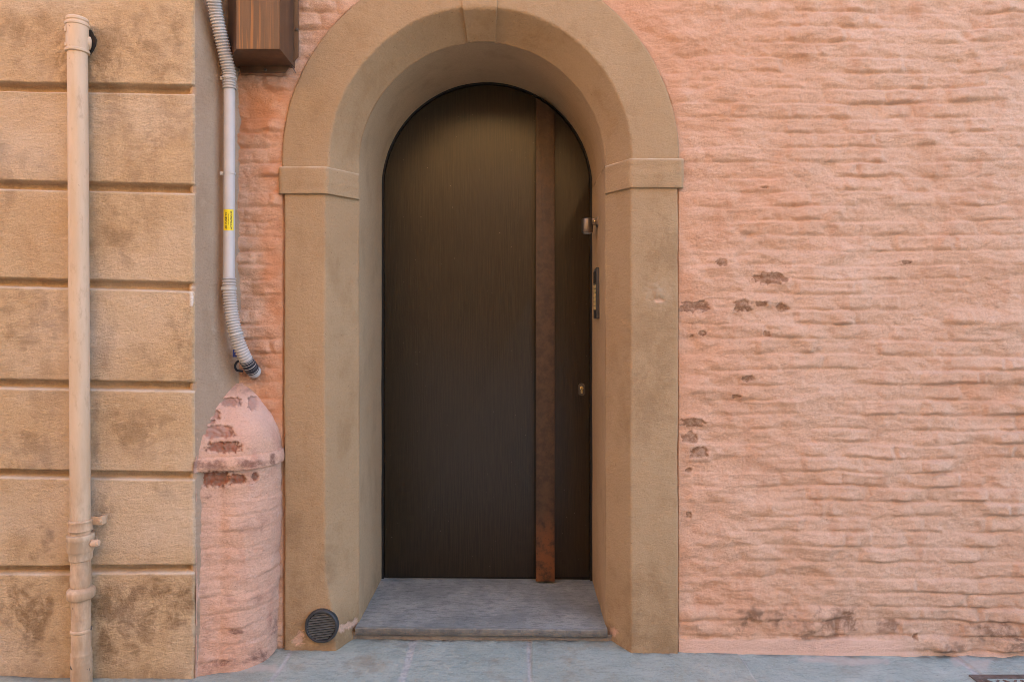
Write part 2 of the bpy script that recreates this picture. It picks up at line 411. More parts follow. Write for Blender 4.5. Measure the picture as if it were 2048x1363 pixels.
grime_shade = np.exp(-np.clip(foot - Y, 0, 9) / 0.013) * np.clip(0.75 + fbm(X * 10, Y * 10, 3, 6), 0, 1)  # dark band along the wall foot: grime together with painted contact shadow
grime_shade = np.maximum(grime_shade, np.exp(-np.clip(foot - Y, 0, 9) / 0.07) * np.clip(fbm(X * 5, Y * 9, 4, 7) * 1.6, 0, 0.6))
tag(grid('pavement', P, m_pave, None, dict(joint=joint, tint=tint, pale=pale, grime_shade=grime_shade)), kind='structure')

# ------------------------------------------------------------------ pink brick wall
xs = graded(-1.12, -1.0, 2.25, 7.0, 0.003, 0.04); zs = graded(-0.06, -0.02, 2.75, 7.6, 0.003, 0.04)
X, Z = np.meshgrid(xs, zs, indexing='ij')
def brick_relief(X, Z, seed=0, amp=1.0):
    H = 0.0515
    wob = 0.014 * fbm(X * 0.9, Z * 1.4, 2, 11 + seed) + 0.0070 * perlin(X * 3.1, Z * 7, 12 + seed) + 0.0036 * perlin(X * 12, Z * 22, 13 + seed) + 0.0014 * perlin(X * 34, Z * 40, 10 + seed)
    vv = (Z + wob) / H; rw = np.floor(vv); fv = vv - rw
    LB = 0.21
    uu = (X + 0.008 * perlin(X * 12, Z * 25, 14)) / LB + 0.5 * (rw % 2) + 0.45 * rnd(rw, 0 * rw, 15); cl = np.floor(uu); fu = uu - cl
    r1 = rnd(cl, rw, 16 + seed); r2 = rnd(cl, rw, 17 + seed); r3 = rnd(cl, rw, 18 + seed)
    du = np.minimum(fu, 1 - fu) * LB
    eu = ss(0.0, 0.021, du)
    along = np.clip(0.45 + 1.7 * fbm(X * 6.6, rw * 3.71, 3, 19 + seed), 0.0, 1.35)  # each bed joint comes and goes along its length
    mask = np.clip(0.72 + 1.3 * fbm(X * 0.9 + 3, Z * 1.0, 3, 21 + seed), 0.12, 1.2)
    # pillow shaped bricks: long roll under at the foot, short bright arris at the head
    pil = ss(0.0, 0.29, fv) ** 0.8 * ss(0.0, 0.19, 1 - fv)
    h = pil * (0.0020 + 0.0150 * along * (0.25 + 0.75 * r1)) * (0.45 + 0.55 * eu)
    lip = 0.0120 * np.clip(along - 0.45, 0, 1) * (r2 > 0.35) * (0.3 + 0.7 * eu)
    h = h + lip * np.clip(1 - fv * 1.3, 0, 1) * ss(0.0, 0.13, fv)
    h = h + ((r2 - 0.5) * 0.0085 + (fu - 0.5) * (r3 - 0.5) * 0.014) * pil * eu
    wx_ = X + 0.03 * fbm(X * 6, Z * 6, 2, 26 + seed); wz_ = Z + 0.014 * fbm(X * 5, Z * 7, 2, 27 + seed)
    lump = 0.0160 * fbm(wx_ * 3.2, wz_ * 6.0, 2, 22 + seed) + 0.0120 * fbm(wx_ * 9, wz_ * 17, 2, 28 + seed) * np.clip(0.7 + 1.2 * fbm(X * 2, Z * 2, 2, 29 + seed), 0.15, 1.3)
    lump = lump + 0.0042 * fbm(X * 20, Z * 32, 2, 33 + seed)
    h = amp * (h * mask + lump)
    return h + 0.0019 * fbm(X * 40, Z * 60, 3, 25 + seed) + 0.0009 * perlin(X * 140, Z * 150, 30 + seed)
h = brick_relief(X, Z)
P = np.stack([X, np.full_like(X, DP + 0.012), Z], -1); u, v = proj(P)
chip_list = [(1442, 525, 22, 17), (1541, 556, 66, 26), (1388, 613, 66, 23), (1484, 612, 40, 26), (1522, 608, 24, 10), (1565, 615, 26, 20), (1813, 525, 22, 9),
             (1406, 667, 16, 13), (1384, 672, 9, 7), (1534, 667, 16, 14), (1495, 757, 28, 13), (1471, 793, 20, 9), (1385, 845, 50, 20), (1380, 874, 36, 22),
             (1398, 904, 40, 26), (1375, 941, 16, 10), (1378, 1030, 11, 17), (1524, 375, 18, 4),
             (505, 757, 14, 7),(1830, 1272, 10, 16)]
chip_list = [(a, b, c * 0.88, d * 0.86) for a, b, c, d in chip_list]
chip = patches(u, v, chip_list, 40, 0.75, 0.07, 0.085, 3.0)
stain_list = [(1620, 1245, 170, 60), (1612, 1280, 60, 36), (1662, 1275, 60, 50), (1505, 1225, 80, 40), (1715, 1230, 60, 60), (1770, 1240, 60, 44),
              (1480, 1262, 60, 60), (1850, 1260, 90, 70), (1940, 1290, 200, 50), (2020, 1250, 90, 60), (1640, 1225, 420, 90), (545, 320, 60, 110),
              (530, 190, 70, 120), (1720, 1285, 500, 40)]
stain = patches(u, v, [(1620, 1240, 150, 46), (1612, 1282, 62, 34), (1664, 1272, 56, 44), (1700, 1240, 46, 50), (1505, 1226, 44, 26), (1476, 1262, 22, 22), (1490, 1250, 20, 20), (1776, 1250, 44, 26), (1990, 1262, 90, 40), (2030, 1285, 60, 30), (1900, 1292, 60, 16)], 60, 1.0, 0.6, 0.06) * 1.0
deep = np.clip(patches(u, v, [(520, 220, 110, 330), (540, 340, 60, 120), (535, 780, 80, 200), (545, 520, 40, 300)], 61, 0.9, 0.8, 0.03) * 0.9, 0, 1)
deep = np.maximum(deep, 0.5 * np.exp(-np.clip(np.abs(X - XC) - 0.68, 0, 9) / 0.16) * (X > 0))
deep = np.maximum(deep, patches(u, v, [(1960, 790, 110, 90), (1960, 930, 90, 120), (1500, 400, 260, 160), (1450, 1190, 200, 160)], 62, 1.0, 0.8, 0.02) * 0.45)
stain = np.maximum(stain, patches(u, v, [(1660, 1262, 520, 90), (1960, 1270, 240, 80)], 70, 0.9, 0.7, 0.03) * 0.22)
stain = np.maximum(stain, patches(u, v, [(494, 738, 60, 26)], 71, 0.5, 0.4) * 1.0)
smooth_band = ss(wz(1277, DP), wz(1281, DP), Z + 0.012 * fbm(X * 9, Z * 3, 4, 77)) # the foot is skimmed flat with fresh mortar
smooth_band = smooth_band * (1 - ss(wx(1780, DP), wx(1860, DP), X)) * (X > 0.4)
pale = smooth_band * 0.75
h = h * (1 - smooth_band * 0.85) + smooth_band * 0.008
# flaked paint: the patch lies a few mm deeper, with a raised crust around it
crust = patches(u, v, [(a, b, c * 1.35 + 6, d * 1.5 + 5) for a, b, c, d in chip_list], 40, 0.75, 0.2, 0.085, 3.0)
h = h + 0.0018 * crust - chip * (0.0046 + 0.0014 * fbm(X * 90, Z * 90, 3, 78))
# quieter and pressed towards the surround
edge = np.where(Z > ZS, np.hypot(X - XC, Z - ZS) - 0.688, np.abs(X - XC) - 0.686)
h = np.where(edge > 0, h * (0.35 + 0.65 * ss(0.0, 0.05, edge)) , -0.01)
P[..., 1] = DP + 0.014 - h
inside = np.where(Z > ZS, np.hypot(X - XC, Z - ZS), np.abs(X - XC)) < 0.655
pw = grid('brick_wall', P, m_pink, None, dict(chip=chip, stain=stain, pale=pale, deep=deep), keep=~inside, flip=False)
tag(pw, 'salmon pink limewashed wall with lumpy brick courses showing through around the arched door', 'wall')

# ------------------------------------------------------------------ rusticated house front with its plain return
XCn = wx(387, DL)                       # corner
ret_end = np.array([wx(478, DP), DP + 0.03])
front = np.arange(-1.95, XCn - 0.012, 0.004)
front = np.concatenate([np.arange(-4.2, -1.95, 0.05), front])
dirv = ret_end - np.array([XCn, DL]); Lr = np.linalg.norm(dirv); dirv /= Lr
nret = np.array([dirv[1], -dirv[0]])
a0 = math.atan2(-1, 0); a1 = math.atan2(nret[1], nret[0])
rc = 0.011
sp, sn, su = [], [], []
for x in front: sp.append((x, DL)); sn.append((0, -1)); su.append(x)
cx0 = XCn - rc * math.tan((a1 - a0) / 2) ; cc = np.array([cx0, DL + rc])
for k in range(1, 7):
    a = a0 + (a1 - a0) * k / 6; nn = np.array([math.cos(a), math.sin(a)])
    sp.append(tuple(cc + rc * nn)); sn.append(tuple(nn)); su.append(XCn - rc + rc * 1.5 * k / 6)
start = np.array(sp[-1])
for s_ in np.arange(0.004, Lr + 0.004, 0.004):
    sp.append(tuple(start + dirv * s_)); sn.append(tuple(nret)); su.append(su[-1] + 0.004)
sp = np.array(sp); sn = np.array(sn); su = np.array(su)
zs = graded(-0.06, -0.02, 2.75, 7.6, 0.003, 0.02)
U, Z = np.meshgrid(su, zs, indexing='ij')
BX = np.repeat(sp[:, :1], len(zs), 1); BY = np.repeat(sp[:, 1:], len(zs), 1)
NX = np.repeat(sn[:, :1], len(zs), 1); NY = np.repeat(sn[:, 1:], len(zs), 1)
t01 = (U - wx(0, DL)) / (wx(385, DL) - wx(0, DL))
groove = np.zeros_like(U); below = np.zeros_like(U)
gl = [(172, 178), (368, 377), (563, 573), (766, 772), (945, 951), (1139, 1136)] + [(-20 - 195 * k, -14 - 195 * k) for k in range(0, 15)]
dep = 0.031
wobz = 0.0035 * fbm(U * 3, Z * 0 + 1, 3, 90) + 0.0016 * fbm(U * 16, Z * 2, 3, 91)
for k, (ya, yb) in enumerate(gl):
    zc = wz(ya, DL) + (wz(yb, DL) - wz(ya, DL)) * np.clip(t01, -3, 1.05)
    d = Z - zc + wobz
    hw = 0.0125 if k < 4 else 0.0110
    # square underside of the block above, sloping weathered ledge below
    up = 1 - ss(hw - 0.005, hw + 0.003, d); lo = ss(-hw - 0.005, -hw + 0.004, d)
    groove = np.maximum(groove, up * lo)
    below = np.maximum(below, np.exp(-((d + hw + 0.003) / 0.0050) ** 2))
fade = 1 - ss(XCn - 0.002, XCn + 0.010, U)
groove *= fade
blk = np.floor((Z - 0.1) / 0.312)
h = 0.0042 * fbm(U * 3.3, Z * 4.1, 4, 92) + 0.0022 * fbm(U * 11, Z * 15, 4, 93) + 0.0011 * fbm(U * 45, Z * 60, 3, 94) + 0.0004 * perlin(U * 140, Z * 150, 89)
rid = np.clip(1 - np.abs(fbm(U * 4, Z * 6, 3, 95)) * 5, 0, 1)
h = h + 0.0012 * rid * fade
h = np.where(U > XCn, h * 0.75, h)
ptx = (h - dep * groove)
P = np.stack([BX + NX * ptx, BY + NY * ptx, Z], -1); u, v = proj(P)
corner_wear = np.exp(-((U - XCn) / 0.012) ** 2) * np.clip(fbm(Z * 14, Z * 0 + 4, 3, 96), 0, 1) * 0.008
P[..., 0] -= corner_wear
st_list = [(280, 1225, 190, 110), (215, 1250, 60, 120), (330, 1195, 120, 60), (60, 1245, 90, 110), (30, 1230, 60, 140), (95, 1075, 26, 60), (72, 1108, 22, 24),
           (200, 1010, 40, 110), (245, 90, 120, 100), (350, 60, 40, 90), (300, 240, 150, 80), (250, 225, 60, 60), (310, 290, 40, 50), (230, 130, 90, 60), (180, 250, 14, 160),
           (40, 60, 120, 60), (45, 130, 30, 26), (360, 650, 40, 150), (240, 480, 60, 100), (200, 690, 50, 90), (90, 640, 140, 110), (280, 860, 110, 70), (80, 900, 120, 80),
           (380, 1240, 16, 200), (350, 975, 60, 50), (210, 1300, 90, 60), (330, 140, 100, 30), (60, 330, 100, 50), (188, 600, 18, 300), (190, 900, 16, 200)]  # the tall thin entries darken narrow strips right beside the downpipe
stain = patches(u, v, st_list[:8], 100, 1.1, 0.5, 0.035) * 0.78
stain = np.maximum(stain, patches(u, v, st_list[8:], 120, 1.3, 0.8, 0.03) * 0.5)
stain = np.maximum(stain, np.clip(fbm(U * 3.6, Z * 2.2, 5, 97) * 1.8 - 0.15, 0, 0.6) * fade)
stain = np.maximum(stain, groove * (0.30 + 0.3 * fbm(U * 7, Z * 7, 3, 98)) * 0.7)  # darker tone follows the grooves, varied by noise
stain = np.maximum(stain, ss(0.10, -0.03, Z - 0.05 * fbm(U * 8, Z * 0, 3, 99)) * 0.6)
chip = patches(u, v, [(384, 597, 5, 30), (388, 575, 7, 8)], 130, 0.3, 0.2)
tone = 0.45 * np.clip(fbm(U * 1.9 + 7, Z * 2.6, 4, 135) * 1.5 + 0.1, 0, 1) * fade
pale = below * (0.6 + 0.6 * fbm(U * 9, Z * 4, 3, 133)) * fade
pale = np.maximum(pale, tone)
pale = np.maximum(pale, np.where(U > XCn + .004, np.clip(0.30 + 0.5 * fbm(U * 6, Z * 2.5, 4, 134), 0, 0.6), 0))
ho = thing('rusticated_wall', (XCn, DL, 0), 'ochre plaster house wall scored by deep horizontal grooves behind the beige downpipe', 'wall')
kf = U <= XCn + 0.0075; nk = int((su <= XCn + 0.0075).sum())
at = dict(stain=stain, chip=chip, pale=pale)
grid('front_face', P[:nk], m_tan, ho, {k: a[:nk] for k, a in at.items()})
m_ret = plaster('grey_ochre_plaster', (0.45, 0.315, 0.21), (0.41, 0.28, 0.18), (0.34, 0.22, 0.13), fine=0.0015, sand=360, light=(0.54, 0.41, 0.29),
                stain=(0.22, 0.14, 0.08), chipc=((0.8, 0.76, 0.7), (0.7, 0.66, 0.6), (0.52, 0.40, 0.29)))
grid('side_face', P[nk - 1:], m_ret, ho, {k: a[nk - 1:] for k, a in at.items()})

# ------------------------------------------------------------------ door surround
def poly_section(pts, step=0.004, smooth=2):
    out = []
    for (a, b) in zip(pts, pts[1:]):
        a = np.array(a); b = np.array(b); n = max(2, int(np.linalg.norm(b - a) / step))
        out += [a + (b - a) * t for t in np.linspace(0, 1, n, endpoint=False)]
    out.append(np.array(pts[-1])); S = np.array(out)
    for _ in range(smooth): S[1:-1] = 0.25 * S[:-2] + 0.5 * S[1:-1] + 0.25 * S[2:]
    T = np.gradient(S, axis=0); T /= np.linalg.norm(T, axis=1)[:, None]
    N = np.stack([-T[:, 1], T[:, 0]], 1)        # (r, depth): from outside inwards the normal points to the street
    return S, N
su_thing = thing('door_surround', (XC, DP, 0), 'sand coloured stucco arch with splayed inner edge framing the dark door', 'door surround')
RO, RI = 0.688, 0.447
SCAR = (1318, 590, 56, 52)
def surround_part(name, path, sgn_r, offset=None, ends=None, mat=None, seed=0, arch=False, attrs=None):
    """path: list of (kind, value): jamb rows by height or arch rows by angle; every row carries its own section"""
    rows, A = [], []
    for item in path:
        S, N = item['sec']; o = item.get('off', 0.0)
        o = np.full(len(S), o)
        if 'off' in item: o[-1] = -0.012; o[-2] = min(o[-2], 0.004)
        r = S[:, 0] + N[:, 0] * o; d = S[:, 1] + N[:, 1] * o
        if 'ang' in item:
            a = item['ang']; x = XC + r * math.cos(a); z = ZS + r * math.sin(a)
            nx = N[:, 0] * math.cos(a); nz = N[:, 0] * math.sin(a); q = np.full(len(r), item['s'])
        else:
            x = XC + sgn_r * r; z = np.full(len(r), item['z']); nx = N[:, 0] * sgn_r; nz = 0 * r; q = np.full(len(r), item['s'])
        rows.append(np.stack([x, d, z], 1)); A.append(np.stack([nx, N[:, 1], nz, np.arange(len(r)) * 0.004, q], 1))
    P = np.array(rows); A = np.array(A)
    s1, s2 = A[..., 3], A[..., 4]
    h = 0.0024 * fbm(s1 * 5 + seed, s2 * 4, 4, 140 + seed) + 0.0010 * fbm(s1 * 25, s2 * 22, 4, 141 + seed) + 0.0006 * fbm(s1 * 70, s2 * 70, 3, 142)
    u, v = proj(P)
    sc_ = patches(u, v, [SCAR], 150, 0.5, 0.5)
    h = h + sc_ * (0.0045 * fbm(s1 * 40, s2 * 40, 4, 151) + 0.001) + 0.006 * patches(u, v, [(1316, 588, 16, 16)], 152, 0.4, 0.4)
    chips = [(596, 1281, 20, 16), (603, 1267, 10, 12), (598, 1273, 8, 20), (692, 1252, 28, 9), (702, 1247, 20, 10), (683, 1258, 12, 10), (712, 1245, 10, 20), (725, 1210, 5, 14), (1318, 600, 16, 8),
             (1225, 1262, 20, 16)]
    ch = patches(u, v, chips, 160, 0.9, 0.25, 0.2)
    h = h - 0.004 * ch
    stain = np.clip(fbm(s1 * 6 + seed, s2 * 3, 5, 161) * 1.1 - 0.18, 0, 0.45)
    foot = ss(0.22, 0.0, P[..., 2] + 0.06 * fbm(s1 * 12, s2 * 2, 3, 162))
    stain = np.maximum(stain, foot * 0.55)
    stain = np.maximum(stain, patches(u, v, [(600, 1190, 40, 130), (640, 1130, 60, 80), (590, 1060, 50, 100), (1300, 760, 80, 260), (1325, 560, 60, 300), (1290, 1210, 90, 120), (1280, 1275, 110, 40)], 163, 1.0, 0.7, 0.04) * 0.45)
    P = P + A[..., :3] * h[..., None]
    return P, dict(stain=stain, chip=ch, pale=sc_ * 0.22)
def section(edge, inner_to=DI, ro=RO):
    return poly_section([(ro, DP + 0.09), (ro, DP), (edge, DP), (RI, inner_to)], smooth=2)
def fixed(pts, counts, smooth=2):
    out = []
    for (a, b), n in zip(zip(pts, pts[1:]), counts):
        a = np.array(a); b = np.array(b); out += [a + (b - a) * t for t in np.linspace(0, 1, n, endpoint=False)]
    out.append(np.array(pts[-1])); S = np.array(out)
    for _ in range(smooth): S[1:-1] = 0.25 * S[:-2] + 0.5 * S[1:-1] + 0.25 * S[2:]
    T = np.gradient(S, axis=0); T /= np.linalg.norm(T, axis=1)[:, None] + 1e-9
    return S, np.stack([-T[:, 1], T[:, 0]], 1)
CNT = (12, 38, 34)
def sec(edge, ro=RO, dpt=DI):
    return fixed([(ro, DP + 0.09), (ro, DP), (edge, DP), (RI, dpt)], CNT)
eL = XC - wx(650, DP); eR = wx(1262, DP) - XC; eA = 0.523
footL = XC - wx(672, DP); footR = eR
for sgn, edge, foot, ro, ztop, seed in ((-1, eL, footL, XC - wx(568, DP), wz(385, DP), 0), (1, eR, footR, wx(1357, DP) - XC, wz(371, DP), 7)):
    rows = []
    for z in np.arange(-0.04, ZS + 0.004, 0.004):
        k = ss(0.30, 0.06, z); e = edge + (foot - edge) * k
        k2 = ss(ztop, ZS, z); e = e + (eA - e) * k2; ro_ = ro + (RO - ro) * k2
        wob = 0.0022 * float(perlin(np.array(z * 3.1), np.array(seed + .5), 170)) + 0.0011 * float(perlin(np.array(z * 14.), np.array(seed + .5), 171))
        rows.append(dict(z=z, s=z, sec=sec(e + wob * 0.8, ro_ + wob)))
    P, at = surround_part('jamb', rows, sgn, seed=seed)
    grid('jamb', P, m_stucco, su_thing, at, flip=(sgn > 0))
# arch ring
rows = []
zl = wz(337, DP); zr = wz(318, DP)
for a in np.linspace(math.pi, 0, 520):
    wob = 0.0025 * float(perlin(np.array(a * 2.3), np.array(.5), 172)) + 0.0012 * float(perlin(np.array(a * 9.), np.array(.5), 173))
    rows.append(dict(ang=a, s=5 + (math.pi - a) * 0.6, sec=sec(eA + wob * 0.7, RO + wob)))
rowsL = []
P, at = surround_part('arch', rows, 1, seed=13)
grid('arch', P, m_stucco, su_thing, at, flip=False)
# keystone
rows = []
a0k, a1k = math.pi / 2 + R(6.9), math.pi / 2 - R(6.3)
ang = [a0k, a0k] + list(np.linspace(a0k - R(.15), a1k + R(.15), 60)) + [a1k, a1k]
offs = [-0.012, 0.0055] + [0.007] * 60 + [0.0055, -0.012]
for a, o in zip(ang, offs): rows.append(dict(ang=a, s=9 + (math.pi - a) * 0.6, off=o, sec=sec(eA - 0.004, RO + .02)))
P, at = surround_part('keystone', rows, 1, seed=21)
grid('keystone', P, m_stucco, su_thing, at)
# imposts
for sgn, edge, y0, y1, ro, seed in ((-1, eL - 0.004, 388, 334, XC - wx(561, DP), 31), (1, eR, 376, 318, wx(1363, DP) - XC, 37)):
    z0, z1 = wz(y0, DP), wz(y1, DP)
    zz = [z0 + .001, z0] + list(np.arange(z0 + 0.0015, z1 - 0.001, 0.003)) + [z1, z1 - 0.0005]
    rows = []
    for i, z in enumerate(zz):
        o = -0.012 if i in (0, len(zz) - 1) else (0.0085 if 1 < i < len(zz) - 2 else 0.0070)
        w = 0.0016 * float(perlin(np.array(z * 30.), np.array(seed + .5), 174))
        rows.append(dict(z=z, s=12 + z, off=o + w * (o > 0), sec=sec(edge, ro)))
    P, at = surround_part('impost', rows, sgn, seed=seed)
    at['pale'] = np.maximum(at['pale'], np.exp(-((P[..., 2] - z1) / 0.0045) ** 2) * np.clip(0.7 + fbm(P[..., 0] * 14, P[..., 2] * 3, 3, 175), 0, 1))
    grid('impost', P, m_stucco, su_thing, at, flip=(sgn > 0))
# reveal: smooth lining from the splay back to the door
S, N = fixed([(RI, DI - 0.002), (RI - 0.001, DD + 0.03)], (60,), 0)
rows = [dict(z=z, s=z, sec=(S, N), sg=-1) for z in np.arange(-0.03, ZS, 0.006)]
allrows = []
def rev_row(x, z, nx, nz, q): 
    d = S[:, 1]; return np.stack([np.full(len(d), x), d, np.full(len(d), z)], 1), (nx, nz, q)
q = 0.0; info = []
for z in np.arange(-0.03, ZS, 0.006): r_, i_ = rev_row(XC - RI, z, 1, 0, z); allrows.append(r_); info.append(i_)
for a in np.linspace(math.pi, 0, 240): r_, i_ = rev_row(XC + RI * math.cos(a), ZS + RI * math.sin(a), -math.cos(a), -math.sin(a), 2 + (math.pi - a) * .45); allrows.append(r_); info.append(i_)
for z in np.arange(ZS, -0.03, -0.006): r_, i_ = rev_row(XC + RI, z, -1, 0, 6 - z); allrows.append(r_); info.append(i_)
P = np.array(allrows); I = np.array(info)
h = 0.0022 * fbm(P[..., 1] * 5, I[:, 2:3] * 3, 3, 180) + 0.0005 * fbm(P[..., 1] * 30, I[:, 2:3] * 30, 3, 181)
P[..., 0] += I[:, 0:1] * h; P[..., 2] += I[:, 1:2] * h
stain = np.clip(fbm(P[..., 1] * 4, I[:, 2:3] * 3, 4, 182) * 0.8 - 0.2, 0, .35)
stain = np.maximum(stain, ss(0.16, 0.03, P[..., 2]) * 0.5)
grid('reveal', P, m_reveal, su_thing, dict(stain=stain))

# ------------------------------------------------------------------ door
def arch_poly(r, zb, n=64, xc=XC):
    return [(xc + r, zb)] + [(xc + r * math.cos(a), ZS + r * math.sin(a)) for a in np.linspace(0, math.pi, n)] + [(xc - r, zb)]
door = thing('arched_door', (XC, DD, 0), 'dark brown oak veneer door with rounded top inside the stucco arch', 'door')
ZB = 0.055
bm = bmesh.new(); bm_prism(bm, arch_poly(0.436, ZB + 0.004), 'y', DD, DD + 0.05, 0.002)
from_bm('leaf', bm, m_door, door)
bm = bmesh.new()
for y0, y1, ra, rb in ((DD - 0.004, DD + 0.06, 0.4385, 0.455),):
    n = 90
    prs = [(-1, None)]
    ins, outs = [], []
    pts = [(math.pi, -1)] + [(a, 0) for a in np.linspace(math.pi, 0, n)] + [(0, -1)]
    ring = []
    for a, f in pts:
        zb = None if f == 0 else 0.03
        quad = []
        for r_, y_ in ((ra, y0), (rb, y0), (rb, y1), (ra, y1)):
            z_ = ZS + r_ * math.sin(a) if zb is None else zb
            quad.append(bm.verts.new((XC + r_ * math.cos(a), y_, z_)))
        ring.append(quad)
    for A_, B_ in zip(ring, ring[1:]):
        for k in range(4): bm.faces.new((A_[k], A_[(k + 1) % 4], B_[(k + 1) % 4], B_[k]))
    bm.faces.new(ring[0]); bm.faces.new(ring[-1][::-1])
from_bm('frame', bm, m_black, door)
bm = bmesh.new(); bm_box(bm, XC - .44, XC + .44, DD + 0.012, DD + 0.05, 0.03, 0.058)
from_bm('sill_seal', bm, m_black, door)
YB = DD - 0.042
xa, xb = wx(1072, YB), wx(1109.5, YB)
poly = [(xa, 0.0565), (xb, 0.0565)] + [(x, ZS + math.sqrt(0.434 ** 2 - (x - XC) ** 2) - 0.012) for x in np.linspace(xb, xa, 9)]
bm = bmesh.new(); bm_prism(bm, poly, 'y', YB, YB + 0.034, 0.0018)
pull = from_bm('pull_handle', bm, m_bar, door)
bm = bmesh.new(); bm_box(bm, xa + 0.018, xb - 0.018, YB + 0.033, DD + 0.001, 0.075, ZS + 0.27)
from_bm('spacer', bm, m_black, pull)
lx, lz = wx(1163, DD), wz(778, DD)
bm = bmesh.new()
oval = [(lx + 0.0145 * math.cos(a), lz + (0.012 if math.sin(a) > 0 else -0.012) + 0.0145 * math.sin(a)) for a in np.linspace(0, 2 * math.pi, 48, endpoint=False)]
bm_prism(bm, oval, 'y', DD - 0.009, DD + 0.001, 0.003)
lock = from_bm('lock_plate', bm, m_escut, door)
bm = bmesh.new(); bm_lathe(bm, [(0, .0078), (.003, .0078), (.0035, .0070)], (lx, DD - 0.0085, lz + 0.006), Vector((0, -1, 0)), 28)
bm_box(bm, lx - .0042, lx + .0042, DD - 0.0115, DD - 0.008, lz - 0.016, lz + 0.004, 0.001)
from_bm('lock_cylinder', bm, m_brass, lock)
bm = bmesh.new(); bm_box(bm, lx - .0008, lx + .0008, DD - 0.0125, DD - 0.0115, lz + 0.001, lz + 0.0105)
from_bm('key_slot', bm, m_ink, lock)

# ------------------------------------------------------------------ doorstep
st = thing('doorstep', (XC, DI, 0.0), 'speckled grey granite step slab at the foot of the dark door', 'step')
xs = np.arange(XC - RI - 0.004, XC + RI + 0.005, 0.006); SY0 = 2.435
def slab_top(x, y): return 0.0485 - 0.010 * (x - XC) + 0.0008 * fbm(x * 8, y * 8, 3, 190)
prof = [(DD + 0.05, 0), (SY0 + 0.004, 0), (SY0 + 0.0012, -0.0012), (SY0, -0.004), (SY0, -0.024), (SY0 + .002, -0.027), (SY0 + 0.1, -0.027)]
yy, dz = [], []
for (a, b), (c, d) in zip(prof, prof[1:]):
    n = max(1, int(abs(a - c) / 0.006)); 
    for t in np.linspace(0, 1, n, endpoint=False): yy.append(a + (c - a) * t); dz.append(b + (d - b) * t)
yy.append(prof[-1][0]); dz.append(prof[-1][1]); yy = np.array(yy); dz = np.array(dz)
X, Y = np.meshgrid(xs, yy, indexing='ij')
Yw = Y + np.where(np.abs(Y - SY0) < 0.01, 0.0016 * fbm(X * 9, X * 0, 3, 191) + 0.0012 * np.clip(fbm(X * 40, X * 0, 2, 192), -1, 0), 0)
Z = slab_top(X, Y) + dz[None]
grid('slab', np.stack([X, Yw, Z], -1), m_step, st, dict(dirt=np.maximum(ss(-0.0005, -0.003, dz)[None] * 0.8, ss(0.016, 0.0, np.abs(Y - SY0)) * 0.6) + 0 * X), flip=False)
xs2 = np.arange(XC - RI - 0.03, XC + RI + 0.034, 0.006); zs2 = np.linspace(-0.03, 0.026, 14)
X, Z = np.meshgrid(xs2, zs2, indexing='ij')
Yp = SY0 + 0.014 + 0.004 * fbm(X * 14, Z * 20, 3, 193)
grid('footing', np.stack([X, Yp, Z - 0.010 * (X - XC)], -1), m_plinth, st)

# ------------------------------------------------------------------ spot lamp on the right reveal
XRV = XC + RI
lc = W(1174.5, 452, 2.70)
lt = thing('wall_spotlight', (XRV, 2.70, lc.z), 'small grey metal cylinder spotlight fixed to the arch reveal above the intercom', 'lamp')
rr = 0.0222
bm = bmesh.new()
z0, z1 = wz(466, 2.70), wz(437, 2.70)
bm_lathe(bm, [(0, rr - .0035), (0.0012, rr - .0012), (0.004, rr), (0.0095, rr), (0.0100, rr - .0008), (0.0108, rr - .0008), (0.0113, rr), (z1 - z0 - .003, rr), (z1 - z0 - .001, rr - .001), (z1 - z0, rr - .003)], (lc.x, lc.y, z0), n=48)
from_bm('lamp_body', bm, m_lamp, lt)
bm = bmesh.new(); bm_lathe(bm, [(-.0005, 0.012), (-.0015, rr - .006), (0.002, rr - .005)], (lc.x, lc.y, z0), n=32)
from_bm('lens', bm, m_glass, lt)
bm = bmesh.new(); bm_box(bm, lc.x + rr - .004, XRV + .001, 2.688, 2.712, z1 - 0.024, z1 - 0.001, 0.0012)
bm_box(bm, XRV - .005, XRV + .002, 2.678, 2.722, z1 - 0.032, z1 + 0.004, 0.0012)
br = from_bm('bracket', bm, m_lamp, lt)
bm = bmesh.new(); bm_lathe(bm, [(0, .003), (.0015, .003), (.002, .002)], (XRV - .014, 2.688, z1 - .012), Vector((0, -1, 0)), 16)
from_bm('screw', bm, m_brass, br)

# ------------------------------------------------------------------ intercom
zi0, zi1 = wz(637, 2.70), wz(536, 2.70)
it = thing('door_intercom', (XRV, 2.70, zi0), 'slim black intercom panel with yellowed name strip on the arch reveal', 'intercom')
bm = bmesh.new()
bm_prism(bm, [(2.655, zi0), (2.745, zi0 + .002), (2.745, zi1 - .004), (2.655, zi1)], 'x', XRV - .0125, XRV + .002, 0.0025)
from_bm('housing', bm, m_anthr, it)
m_rim = flat_metal('brown_grey_rim', (0.055, 0.047, 0.042), (0.075, 0.064, 0.056), 0.5)
bm = bmesh.new(); bm_box(bm, XRV - .0105, XRV + .002, 2.6515, 2.6555, zi0 + .002, zi1 - .003, .0008)
from_bm('front_rim', bm, m_rim, it)
bm = bmesh.new(); 
for k in range(6):
    za = wz(619, 2.7) + k * 0.0165
    bm_box(bm, XRV - .0150, XRV - .0120, 2.672, 2.722, za, za + 0.0140, .0006)
from_bm('name_strip', bm, m_namestrip, it)
bm = bmesh.new(); bm_box(bm, XRV - .0145, XRV - .0115, 2.668, 2.732, wz(566, 2.7), wz(543, 2.7), .001)
from_bm('speaker_panel', bm, m_ventin, it)

